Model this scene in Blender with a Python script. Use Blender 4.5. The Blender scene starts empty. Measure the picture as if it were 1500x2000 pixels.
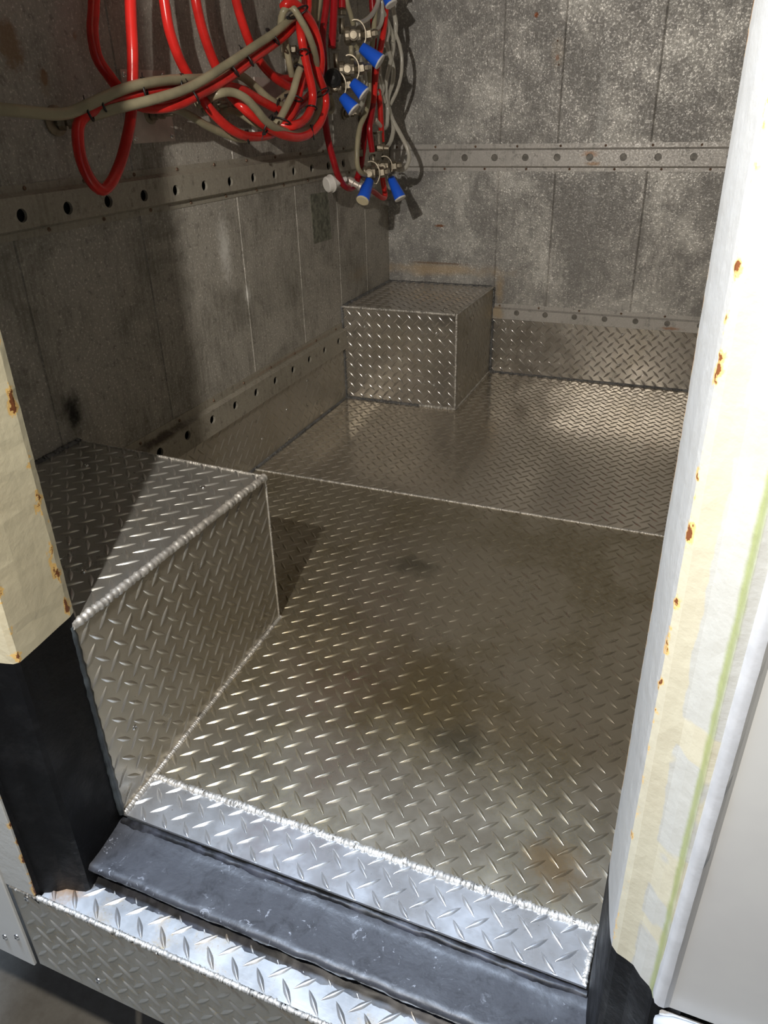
import bpy, math, random
import numpy as np
from mathutils import Vector, Matrix
random.seed(7); rng = np.random.default_rng(7)
S = bpy.context.scene
col = S.collection

# ------------------------------------------------------------------ camera
RR = np.array([[0.92637948, 0.37581428, -0.02418017],
               [0.14944879, -0.42580701, -0.89238638],
               [-0.34566763, 0.82307474, -0.45062387]])      # rows: right, down, forward
CAM = np.array([0.9501, -0.1958, 0.7889]); FPX = 1455.78; PPX, PPY = 752.83, 950.27
cd = bpy.data.cameras.new('camera'); cam = bpy.data.objects.new('camera', cd); col.objects.link(cam)
m = Matrix(((RR[0][0], -RR[1][0], -RR[2][0], CAM[0]),
            (RR[0][1], -RR[1][1], -RR[2][1], CAM[1]),
            (RR[0][2], -RR[1][2], -RR[2][2], CAM[2]), (0, 0, 0, 1)))
cam.matrix_world = m
cd.sensor_fit = 'HORIZONTAL'; cd.sensor_width = 36; cd.lens = FPX / 1500 * 36
cd.shift_x = (750 - PPX) / 1500; cd.shift_y = (PPY - 1000) / 1500
cd.clip_start = 0.02; cd.clip_end = 50
S.camera = cam

# ------------------------------------------------------------------ world, lights, exposure
W = bpy.data.worlds.new('world'); S.world = W; W.use_nodes = True
W.node_tree.nodes['Background'].inputs[0].default_value = (0.75, 0.82, 1.0, 1)
W.node_tree.nodes['Background'].inputs[1].default_value = 0.06

def point_light(name, loc, power, color, radius):
    l = bpy.data.lights.new(name, 'POINT'); l.energy = power; l.color = color; l.shadow_soft_size = radius
    o = bpy.data.objects.new(name, l); o.location = loc; col.objects.link(o); return o
point_light('work_lamp', (0.63, -0.25, 1.10), 44.0, (1.0, 0.93, 0.83), 0.010)
al = bpy.data.lights.new('bay_lamp', 'AREA'); al.shape = 'RECTANGLE'; al.size = 0.55; al.size_y = 0.35
al.energy = 165; al.color = (0.60, 0.76, 1.0)
ao = bpy.data.objects.new('bay_lamp', al); col.objects.link(ao)
ao.location = (0.24, -0.15, 3.4); ao.rotation_euler = (0, 0, 0)
rl = bpy.data.lights.new('ceiling_fill', 'AREA'); rl.shape = 'RECTANGLE'; rl.size = 1.1; rl.size_y = 1.5; rl.energy = 0.25; rl.color = (1.0, .93, .82)  # added soft fill under the ceiling to lift the interior; no real lamp there
ro_ = bpy.data.objects.new('ceiling_fill', rl); col.objects.link(ro_); ro_.location = (.7, 1.25, 1.93)
S.view_settings.view_transform = 'Standard'; S.view_settings.look = 'None'
S.view_settings.exposure = 0.5; S.view_settings.gamma = 1
try: S.view_settings.use_curve_mapping = False
except Exception: pass

S.cycles.sample_clamp_indirect = 2.5; S.cycles.blur_glossy = 0.8
# ------------------------------------------------------------------ helpers
def tag(o, label=None, cat=None, group=None, kind=None):
    if label: o['label'] = label
    if cat: o['category'] = cat
    if group: o['group'] = group
    if kind: o['kind'] = kind
    return o
def empty(name, loc):
    o = bpy.data.objects.new(name, None); o.location = loc; o.empty_display_size = .05; col.objects.link(o); return o
class MB:
    """collects shapes, becomes one mesh object"""
    def __init__(s): s.v = []; s.f = []; s.mi = []; s.sm = []; s.n = 0
    def add(s, V, F, mi=0, smooth=False):
        V = np.asarray(V, float); s.v.append(V); n = s.n
        s.f += [tuple(i + n for i in f) for f in F]; s.mi += [mi] * len(F); s.sm += [smooth] * len(F); s.n += len(V)
    def build(s, name, mats, parent=None):
        me = bpy.data.meshes.new(name)
        me.from_pydata(np.concatenate(s.v).tolist(), [], s.f)
        for m_ in (mats if isinstance(mats, (list, tuple)) else [mats]): me.materials.append(m_)
        me.polygons.foreach_set('material_index', s.mi); me.polygons.foreach_set('use_smooth', s.sm); me.update()
        o = bpy.data.objects.new(name, me); col.objects.link(o)
        if parent is not None:
            o.parent = parent
            w = parent.location.copy(); pp = parent
            if parent.type != 'EMPTY': w = Vector((0, 0, 0))
            o.matrix_parent_inverse = Matrix.Translation(-w)
        return o
    def box(s, x0, x1, y0, y1, z0, z1, mi=0, bev=0.0):
        b = bev
        if b <= 0:
            V = [(x, y, z) for z in (z0, z1) for y in (y0, y1) for x in (x0, x1)]
            F = [(0, 2, 3, 1), (4, 5, 7, 6), (0, 1, 5, 4), (2, 6, 7, 3), (0, 4, 6, 2), (1, 3, 7, 5)]
            s.add(V, F, mi)
        else:
            pts = []
            for z, i in ((z0, b), (z0 + b, 0), (z1 - b, 0), (z1, b)):
                pts += [(x0 + b, y0 + i, z), (x1 - b, y0 + i, z), (x1 - i, y0 + b, z), (x1 - i, y1 - b, z),
                        (x1 - b, y1 - i, z), (x0 + b, y1 - i, z), (x0 + i, y1 - b, z), (x0 + i, y0 + b, z)]
            F = [tuple(range(7, -1, -1)), tuple(range(24, 32))]
            for k in range(3):
                for j in range(8): F.append((k * 8 + j, k * 8 + (j + 1) % 8, k * 8 + 8 + (j + 1) % 8, k * 8 + 8 + j))
            s.add(pts, F, mi)
    def tube(s, P, r, n=12, mi=0, cap=True):
        P = [np.array(p, float) for p in P]; k = len(P)
        rad = r if isinstance(r, (list, tuple, np.ndarray)) else [r] * k
        V = []; F = []; up = None
        for i in range(k):
            t = P[min(i + 1, k - 1)] - P[max(i - 1, 0)]; t = t / (np.linalg.norm(t) + 1e-12)
            if up is None:
                up = np.array([0, 0, 1.]) if abs(t[2]) < .9 else np.array([1., 0, 0])
            up = up - t * (up @ t); up = up / (np.linalg.norm(up) + 1e-12); sd = np.cross(t, up)
            for j in range(n):
                a = 2 * math.pi * j / n; V.append(P[i] + rad[i] * (math.cos(a) * up + math.sin(a) * sd))
        for i in range(k - 1):
            for j in range(n): F.append((i * n + j, i * n + (j + 1) % n, (i + 1) * n + (j + 1) % n, (i + 1) * n + j))
        s.add(V, F, mi, True)
        if cap:
            s.add(V[:n], [tuple(range(n - 1, -1, -1))], mi); s.add(V[-n:], [tuple(range(n))], mi)
    def lathe(s, p, d, prof, n=16, mi=0, smooth=False):
        """prof: list of (distance along d, radius)"""
        p = np.array(p, float); d = np.array(d, float); d = d / np.linalg.norm(d)
        up = np.array([0, 0, 1.]) if abs(d[2]) < .9 else np.array([1., 0, 0])
        up = up - d * (up @ d); up /= np.linalg.norm(up); sd = np.cross(d, up)
        V = []; F = []
        for t, r in prof:
            for j in range(n):
                a = 2 * math.pi * j / n; V.append(p + d * t + max(r, 1e-5) * (math.cos(a) * up + math.sin(a) * sd))
        for i in range(len(prof) - 1):
            for j in range(n): F.append((i * n + j, i * n + (j + 1) % n, (i + 1) * n + (j + 1) % n, (i + 1) * n + j))
        F.append(tuple(range(n - 1, -1, -1))); F.append(tuple(range((len(prof) - 1) * n, len(prof) * n)))
        s.add(V, F, mi, smooth)

def spline(P, step=0.006):
    """Catmull-Rom through 3D points"""
    P = [np.array(p, float) for p in P]; P = [2 * P[0] - P[1]] + P + [2 * P[-1] - P[-2]]; out = []
    for i in range(1, len(P) - 2):
        a, b, c, d = P[i - 1:i + 3]; n = max(2, int(np.linalg.norm(c - b) / step))
        for k in range(n):
            t = k / n
            out.append(.5 * ((2 * b) + (c - a) * t + (2 * a - 5 * b + 4 * c - d) * t * t + (3 * b - a - 3 * c + d) * t ** 3))
    out.append(P[-2]); return out

def ray(u):
    q = np.array([(u[0] - PPX) / FPX, (u[1] - PPY) / FPX, 1.]); return RR.T @ q
def onx(u, x): r = ray(u); return CAM + r * (x - CAM[0]) / r[0]
def ony(u, y): r = ray(u); return CAM + r * (y - CAM[1]) / r[1]
def hang(u, d, ymax=1.97):
    """place a point d metres off the left wall; in the corner it stays in front of the back wall"""
    p = onx(u, d)
    return p if p[1] < ymax else ony(u, ymax)

# ------------------------------------------------------------------ materials
class NT:
    def __init__(s, name):
        s.m = bpy.data.materials.new(name); s.m.use_nodes = True; s.t = s.m.node_tree; s.N = s.t.nodes; s.L = s.t.links
        s.b = s.N['Principled BSDF']
        s.tc = s.N.new('ShaderNodeTexCoord'); s.sep = s.N.new('ShaderNodeSeparateXYZ'); s.L.new(s.tc.outputs['Object'], s.sep.inputs[0])
        s.x, s.y, s.z = s.sep.outputs; s.co = s.tc.outputs['Object']
    def link(s, a, inp):
        if hasattr(a, 'is_output'): s.L.new(a, inp)
        else:
            if isinstance(a, (tuple, list)) and len(a) == 3 and inp.type == 'RGBA': a = (*a, 1)
            inp.default_value = a
    def math(s, op, a, b=0.0, clamp=False):
        n = s.N.new('ShaderNodeMath'); n.operation = op; n.use_clamp = clamp; s.link(a, n.inputs[0]); s.link(b, n.inputs[1]); return n.outputs[0]
    def scale(s, v, co=None):
        n = s.N.new('ShaderNodeMapping'); n.inputs['Scale'].default_value = v; s.L.new(co or s.co, n.inputs[0]); return n.outputs[0]
    def noise(s, sc, det=3, ro=.55, co=None, dist=0):
        n = s.N.new('ShaderNodeTexNoise'); n.inputs['Scale'].default_value = sc; n.inputs['Detail'].default_value = det
        n.inputs['Roughness'].default_value = ro; n.inputs['Distortion'].default_value = dist; s.L.new(co or s.co, n.inputs['Vector']); return n.outputs['Fac']
    def voro(s, sc, co=None, feat='F1', out='Distance'):
        n = s.N.new('ShaderNodeTexVoronoi'); n.feature = feat; n.inputs['Scale'].default_value = sc; s.L.new(co or s.co, n.inputs['Vector']); return n.outputs[out]
    def ramp(s, f, a, b, lo=0., hi=1.):
        n = s.N.new('ShaderNodeMapRange'); n.interpolation_type = 'SMOOTHSTEP'; s.link(f, n.inputs[0])
        n.inputs[1].default_value = a; n.inputs[2].default_value = b; n.inputs[3].default_value = lo; n.inputs[4].default_value = hi; return n.outputs[0]
    def mix(s, f, a, b):
        n = s.N.new('ShaderNodeMix'); n.data_type = 'RGBA'; s.link(f, n.inputs[0]); s.link(a, n.inputs[6]); s.link(b, n.inputs[7]); return n.outputs[2]
    def bump(s, h, st, dist=.001, prev=None):
        n = s.N.new('ShaderNodeBump'); n.inputs['Strength'].default_value = st; n.inputs['Distance'].default_value = dist; s.link(h, n.inputs['Height'])
        if prev is not None: s.L.new(prev, n.inputs['Normal'])
        return n.outputs[0]
    def set(s, **k):
        for a, v in k.items(): s.link(v, s.b.inputs[{'base': 'Base Color', 'metal': 'Metallic', 'rough': 'Roughness', 'normal': 'Normal', 'spec': 'Specular IOR Level',
              'trans': 'Transmission Weight', 'ior': 'IOR', 'coat': 'Coat Weight', 'sss': 'Subsurface Weight', 'aniso': 'Anisotropic'}[a]])
        return s.m
    def ell(s, cx, cy, cz, rx, ry, rz, edge=.5, nz=30):
        """soft, ragged blob of a stain around a point"""
        dx = s.math('DIVIDE', s.math('SUBTRACT', s.x, cx), rx); dy = s.math('DIVIDE', s.math('SUBTRACT', s.y, cy), ry); dz = s.math('DIVIDE', s.math('SUBTRACT', s.z, cz), rz)
        q = s.math('ADD', s.math('ADD', s.math('MULTIPLY', dx, dx), s.math('MULTIPLY', dy, dy)), s.math('MULTIPLY', dz, dz))
        q = s.math('ADD', s.math('SQRT', q), s.math('MULTIPLY', s.math('SUBTRACT', s.noise(nz, 4, .7), .5), 1.6))
        return s.ramp(q, 1.0, 1.0 - edge)

def treadmat(name, base=(.62, .60, .56), grime=(.33, .29, .20), gr=(.50, .72), gmax=.75, r0=.24, r1=.42, gsc=5., stains=(), polish=()):
    n = NT(name)
    big = n.noise(gsc, 6, .62, dist=.6); fine = n.noise(90, 4, .6); g = n.ramp(big, gr[0], gr[1], 0, gmax)
    g = n.math('MULTIPLY', g, n.ramp(fine, .3, .6, .45, 1.))
    spots = n.ramp(n.noise(420, 2, .5), .66, .74, 0, .6)
    c = n.mix(g, base, grime)
    c = n.mix(n.math('MULTIPLY', spots, n.ramp(big, .45, .6)), c, (.16, .13, .08))
    c = n.mix(n.math('MULTIPLY', n.ramp(n.noise(300, 3, .6), .57, .66, 0, .7), n.ramp(big, gr[0] - .06, gr[1])), c, (.50, .40, .22))
    c = n.mix(n.ramp(n.noise(2.2, 3, .5), .4, .7, 0, .25), c, (.46, .43, .38))
    for (st, colr, k) in stains: c = n.mix(n.math('MULTIPLY', n.ell(*st), k), c, colr)
    ro = n.math('ADD', n.ramp(n.noise(14, 5, .65), .3, .75, r0, r1), n.math('MULTIPLY', g, .16))
    for st in polish: ro = n.math('SUBTRACT', ro, n.math('MULTIPLY', n.ell(*st), .08))
    sc = n.noise(60, 4, .6, n.scale((1, 9, 9)))
    nb = n.bump(n.noise(60, 3, .6), .10, .0008); nb = n.bump(sc, .08, .0004, nb)
    return n.set(base=c, metal=.86, rough=ro, normal=nb)

M = {}
M['tread_floor'] = treadmat('tread_floor', base=(.52, .475, .385), gr=(.42, .62), gmax=.85, gsc=4.2,
    stains=[((.66, .62, 0, .17, .17, .2, .8, 18), (.25, .20, .10), .55), ((.90, .40, 0, .05, .05, .2, .8, 30), (.45, .30, .14), .6),
            ((.52, .95, 0, .07, .05, .2, .8, 26), (.12, .12, .09), .5), ((.74, .55, 0, .06, .05, .2, .8, 26), (.10, .10, .08), .45)])
M['tread_rear'] = treadmat('tread_rear', base=(.62, .57, .49), gr=(.5, .75), gmax=.45, r0=.13, r1=.25, gsc=3.)
M['tread_strip'] = treadmat('tread_strip', base=(.70, .71, .73), gr=(.58, .8), gmax=.3, r0=.26, r1=.42)
M['tread_box'] = treadmat('tread_box', base=(.56, .53, .47), gr=(.45, .75), gmax=.5, r0=.26, r1=.42, gsc=6)
M['tread_boxtop'] = treadmat('tread_boxtop', base=(.60, .60, .58), gr=(.55, .8), gmax=.4, r0=.26, r1=.40, gsc=6)
M['tread_far'] = treadmat('tread_far', base=(.66, .63, .59), gr=(.5, .8), gmax=.4, r0=.15, r1=.30, gsc=7)
M['tread_kick'] = treadmat('tread_kick', base=(.44, .42, .38), grime=(.30, .28, .23), gr=(.4, .7), gmax=.6, r0=.42, r1=.55)
M['tread_step'] = treadmat('tread_step', base=(.56, .56, .56), grime=(.34, .25, .15), gr=(.48, .66), gmax=.7, r0=.34, r1=.5, gsc=16,
    stains=[((.35, .20, -.045, .04, .03, .05, .8, 40), (.42, .22, .08), .8)])

def simple(name, base, metal=0., rough=.5, bs=0., bsc=80, var=.0, vsc=20, **k):
    n = NT(name); c = base
    if var: c = n.mix(n.ramp(n.noise(vsc, 5, .6), .35, .65), base, tuple(b * (1 - var) for b in base))
    if bs: k['normal'] = n.bump(n.noise(bsc, 4, .6), bs, .001)
    return n.set(base=c, metal=metal, rough=rough, **k)
M['weld'] = simple('weld_metal', (.74, .71, .66), .75, .55, .5, 260, .3, 60)
M['weld_dark'] = simple('seam_sealer', (.20, .20, .20), .3, .5, .6, 160, .4, 40)
M['screw'] = simple('screw_steel', (.75, .74, .72), 1., .25)
M['rust_screw'] = simple('rusty_screw', (.30, .20, .14), .6, .5, .5, 300, .5, 200)

def galvanised(name, dark, light, speck, axis='back', marks=(), bscale=260, bst=.5, metal=.55, rough=(.34, .6), streak=.35):
    n = NT(name)
    st = n.noise(26, 4, .6, n.scale((6, 6, .5)))
    cloud = n.noise(5.5, 8, .72, dist=.5)
    grain = n.noise(210, 3, .65); grain2 = n.noise(60, 5, .7)
    f = n.math('ADD', n.math('MULTIPLY', cloud, .9), n.math('MULTIPLY', st, streak))
    c = n.mix(n.ramp(f, .42, .72), dark, light)
    c = n.mix(n.ramp(grain2, .54, .68, 0, .55), c, tuple(d * .62 for d in dark))
    c = n.mix(n.math('MULTIPLY', n.ramp(grain, .56, .66), n.ramp(cloud, .38, .6, .25, .9)), c, speck)
    for (e, colr, k) in marks: c = n.mix(n.math('MULTIPLY', n.ell(*e), k), c, colr)
    ro = n.ramp(grain, .4, .62, rough[1], rough[0])
    nb = n.bump(n.noise(bscale, 3, .6), bst, .0012)
    nb = n.bump(n.noise(38, 4, .6), .25, .002, nb)
    return n.set(base=c, metal=metal, rough=ro, normal=nb)
M['wall_back'] = galvanised('galvanised_back',  (.27, .262, .25), (.66, .645, .61), (1., .97, .92), bst=1., metal=.4, streak=.15, marks=[
    ((.638, 2.15, .72, .024, .3, .30, .9, 20), (.42, .415, .40), .75), ((.443, 2.15, 1.008, .007, .3, .008, .5, 200), (.25, .08, .03), 1.), ((.507, 2.15, .905, .006, .3, .010, .5, 200), (.22, .08, .04), 1.),
    ((.508, 2.15, .918, .022, .3, .05, .6, 60), (.50, .44, .36), .35), ((.505, 2.15, .945, .003, .3, .003, .4, 300), (.10, .05, .03), 1.), ((.512, 2.15, .888, .003, .3, .003, .4, 300), (.10, .05, .03), 1.),
    ((.175, 2.15, .46, .020, .3, .006, .6, 160), (.24, .10, .04), .95), ((.17, 2.15, .325, .25, .3, .028, .9, 14), (.62, .45, .26), .6),
    ((.375, 2.15, .27, .02, .3, .07, .9, 30), (.55, .40, .22), .5), ((.17, 2.15, .345, .12, .3, .004, .6, 90), (.18, .10, .05), .6)])
M['wall_left'] = galvanised('weathered_panel', (.20, .188, .16), (.42, .395, .35), (.74, .71, .65), bst=.7, metal=.15, rough=(.45, .75), marks=[
    ((0, 1.21, .53, .3, .035, .10, 1.1, 90), (.85, .84, .80), .9), ((0, 1.28, .42, .3, .02, .03, 1.1, 110), (.85, .84, .80), .8),
    ((0, .70, .345, .3, .03, .05, .9, 22), (.008, .007, .006), 1.), ((0, *onx((18, 85), 0)[1:], .3, .030, .045, .6, 40), (.26, .17, .10), .85),
    ((0, *onx((86, 152), 0)[1:], .3, .009, .014, .6, 90), (.20, .07, .03), .9), ((0, *onx((86, 158), 0)[1:], .3, .018, .028, .8, 60), (.34, .27, .18), .5), ((0, *onx((146, 68), 0)[1:], .3, .008, .010, .8, 80), (.30, .2, .12), .7), ((0, 1.9, .35, .3, .10, .03, .9, 20), (.45, .36, .24), .3),
    ((0, 1.0, .865, .3, .3, .10, 1.2, 110), (.30, .27, .24), .25)])
M['rail'] = galvanised('galvanised_rail', (.33, .32, .30), (.52, .50, .475), (.66, .64, .61), bst=.25, metal=.45, rough=(.4, .6), streak=.5, marks=[
    ((.62, 2.15, .665, .03, .3, .012, .9, 70), (.40, .20, .09), .7), ((.63, 2.15, .640, .03, .3, .008, .9, 90), (.36, .20, .09), .7),
    ((1.01, 2.15, .64, .03, .3, .008, .8, 90), (.32, .17, .08), .7), ((.90, 2.15, .19, .04, .3, .007, .8, 90), (.36, .18, .09), .8),
    ((.37, 2.15, .20, .03, .3, .03, .8, 30), (.50, .36, .18), .6)])
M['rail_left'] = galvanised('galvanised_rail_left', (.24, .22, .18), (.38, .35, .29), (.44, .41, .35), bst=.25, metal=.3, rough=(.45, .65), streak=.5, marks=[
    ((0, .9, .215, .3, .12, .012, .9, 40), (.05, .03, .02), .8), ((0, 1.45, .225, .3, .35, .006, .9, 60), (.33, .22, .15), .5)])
M['rail_back'] = simple('rail_inner_face', (.24, .225, .20), .3, .5, .3, 90, .4, 60)
M['void'] = simple('dark_cavity', (.01, .01, .01), 0, .9)
M['blackpaint'] = (lambda n: n.set(base=n.mix(n.ramp(n.noise(14, 6, .7), .5, .7, 0, .5), (.004, .004, .0045), (.016, .016, .017)), rough=n.ramp(n.noise(30, 4, .6), .3, .7, .42, .65), spec=.15,
        normal=n.bump(n.noise(110, 5, .65), .55, .0016)))(NT('black_bitumen_paint'))
def sillmat():
    n = NT('black_sill_paint'); cr = n.noise(40, 6, .72, dist=.8)
    sc = n.math('MULTIPLY', n.ramp(n.noise(70, 5, .7, n.scale((1, 1, 1)), dist=1.5), .60, .66), n.ramp(n.noise(9, 3, .5), .45, .6))
    c = n.mix(n.ramp(cr, .45, .7), (.045, .046, .052), (.020, .020, .023)); c = n.mix(n.math('MULTIPLY', sc, .7), c, (.28, .29, .32))
    nb = n.bump(n.noise(22, 5, .6, dist=.4), .28, .004); nb = n.bump(n.noise(160, 3, .6), .15, .001, nb)
    return n.set(base=c, rough=n.ramp(cr, .3, .7, .40, .55), normal=nb, spec=.5)
M['sill'] = sillmat()
M['caulk'] = (lambda n: n.set(base=n.mix(n.ramp(n.noise(25, 4, .6), .4, .6), (.035, .036, .045), (.010, .010, .011)), rough=.45, spec=.3, normal=n.bump(n.noise(60, 5, .7), .25, .001)))(NT('black_sealant'))

def creampaint(name, base, alt, edges, patches=None, algae=None):
    n = NT(name); k_ = .62 if name == 'white_paint' else (.72 if 'right' in name else .80)
    c = n.mix(n.ramp(n.noise(9, 5, .6), .35, .7, 0, .6), tuple(b * k_ * .94 for b in base), tuple(b * k_ * .94 for b in alt))
    c = n.mix(n.ramp(n.noise(70, 4, .6), .60, .72, 0, .4), c, tuple(b * .75 for b in base))
    if patches: c = n.mix(n.math('MULTIPLY', n.ramp(n.noise(7, 4, .45, n.scale((1, 1, 1.4)), dist=.5), .47, .49), n.ramp(n.math('ADD', n.x, n.math('MULTIPLY', n.noise(30, 3, .6), .008)), .9855, .9865)), c, patches)
    if algae:
        dd = n.math('ABSOLUTE', n.math('SUBTRACT', n.x, algae)); wob = n.math('MULTIPLY', n.noise(45, 4, .6), .003)
        c = n.mix(n.math('MULTIPLY', n.ramp(n.math('SUBTRACT', dd, wob), .0012, -.0012), .8), c, (.26, .30, .10))
    for (ex, ey, w, th) in edges:
        dx = n.math('SUBTRACT', n.x, ex); dy = n.math('SUBTRACT', n.y, ey)
        d = n.math('SQRT', n.math('ADD', n.math('MULTIPLY', dx, dx), n.math('MULTIPLY', dy, dy)))
        nz = n.noise(34, 5, .65); k = n.ramp(n.math('SUBTRACT', d, n.math('MULTIPLY', n.ramp(nz, th, th + .16), w)), .0, -.0010)
        k2 = n.ramp(n.math('SUBTRACT', d, n.math('MULTIPLY', n.ramp(nz, th - .04, th + .12), w * 1.6)), .0, -.0025)
        c = n.mix(n.math('MULTIPLY', k2, .7), c, (.72, .42, .08)); c = n.mix(k, c, (.16, .055, .02))
    nb = n.bump(n.noise(40, 5, .6), .35, .0025)
    return n.set(base=c, rough=.42, normal=nb, spec=.45)
M['cream_left'] = creampaint('cream_paint_left', (.72, .66, .47), (.66, .58, .40), [(.372, .282, .006, .5), (.381, .205, .007, .52)])
M['cream_right'] = creampaint('cream_paint_right', (.74, .70, .54), (.70, .64, .48), [(.955, .282, .003, .46), (.967, .205, .0036, .53)], patches=(.44, .44, .41), algae=.9985)
M['white_reveal'] = creampaint('white_paint', (.70, .71, .70), (.64, .65, .65), [(.9555, .283, .003, .45), (.9665, .206, .0032, .53)])
M['grey_panel'] = (lambda n: n.set(base=n.mix(n.ramp(n.noise(5, 5, .6), .35, .7), (.52, .52, .50), (.46, .455, .445)), rough=.33, spec=.5, normal=n.bump(n.noise(5, 2, .5), .15, .01)))(NT('grey_body_paint'))
M['lip_white'] = simple('white_edge_paint', (.46, .47, .49), 0, .3, .35, 60, .15, 30)
M['strip_white'] = creampaint('worn_white_strip', (.58, .58, .55), (.50, .50, .48), [(.326, .175, .004, .45)])
M['caulk_grey'] = simple('grey_sealant', (.075, .09, .10), 0, .3, .4, 60, .75, 18)
M['concrete'] = (lambda n: n.set(base=n.mix(n.ramp(n.noise(12, 8, .7), .35, .7), (.30, .28, .24), (.22, .20, .17)), rough=.7, normal=n.bump(n.noise(200, 4, .6), .4, .002)))(NT('garage_concrete'))
M['red'] = simple('red_hose_rubber', (.78, .030, .024), 0, .23, .12, 120, .35, 14)
M['darkred'] = simple('dark_red_hose_rubber', (.40, .010, .016), 0, .26, .12, 120, .3, 14)
M['olive'] = simple('cloudy_vinyl_tube', (.43, .385, .255), 0, .30, .1, 120, .25, 18, trans=.12, ior=1.4)
def cleartube():
    n = NT('clear_vinyl_tube')
    return n.set(base=(.80, .77, .68), rough=.14, trans=.5, ior=1.35)
M['clear'] = cleartube()
M['tie'] = simple('black_nylon', (.012, .012, .012), 0, .4)
M['nickel'] = simple('nickel_fitting', (.40, .35, .27), .9, .5, .5, 120, .35, 60)
M['steel'] = simple('stainless_plate', (.62, .55, .49), .35, .34, .2, 90, .2, 20)
M['blue'] = simple('blue_plastic', (.015, .13, .85), 0, .38)
M['cream_cap'] = simple('cream_plastic', (.75, .66, .45), 0, .5)
M['white_plastic'] = simple('white_plastic', (.78, .76, .72), 0, .4)
M['black_plastic'] = simple('black_plastic', (.01, .01, .01), 0, .5)

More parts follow.
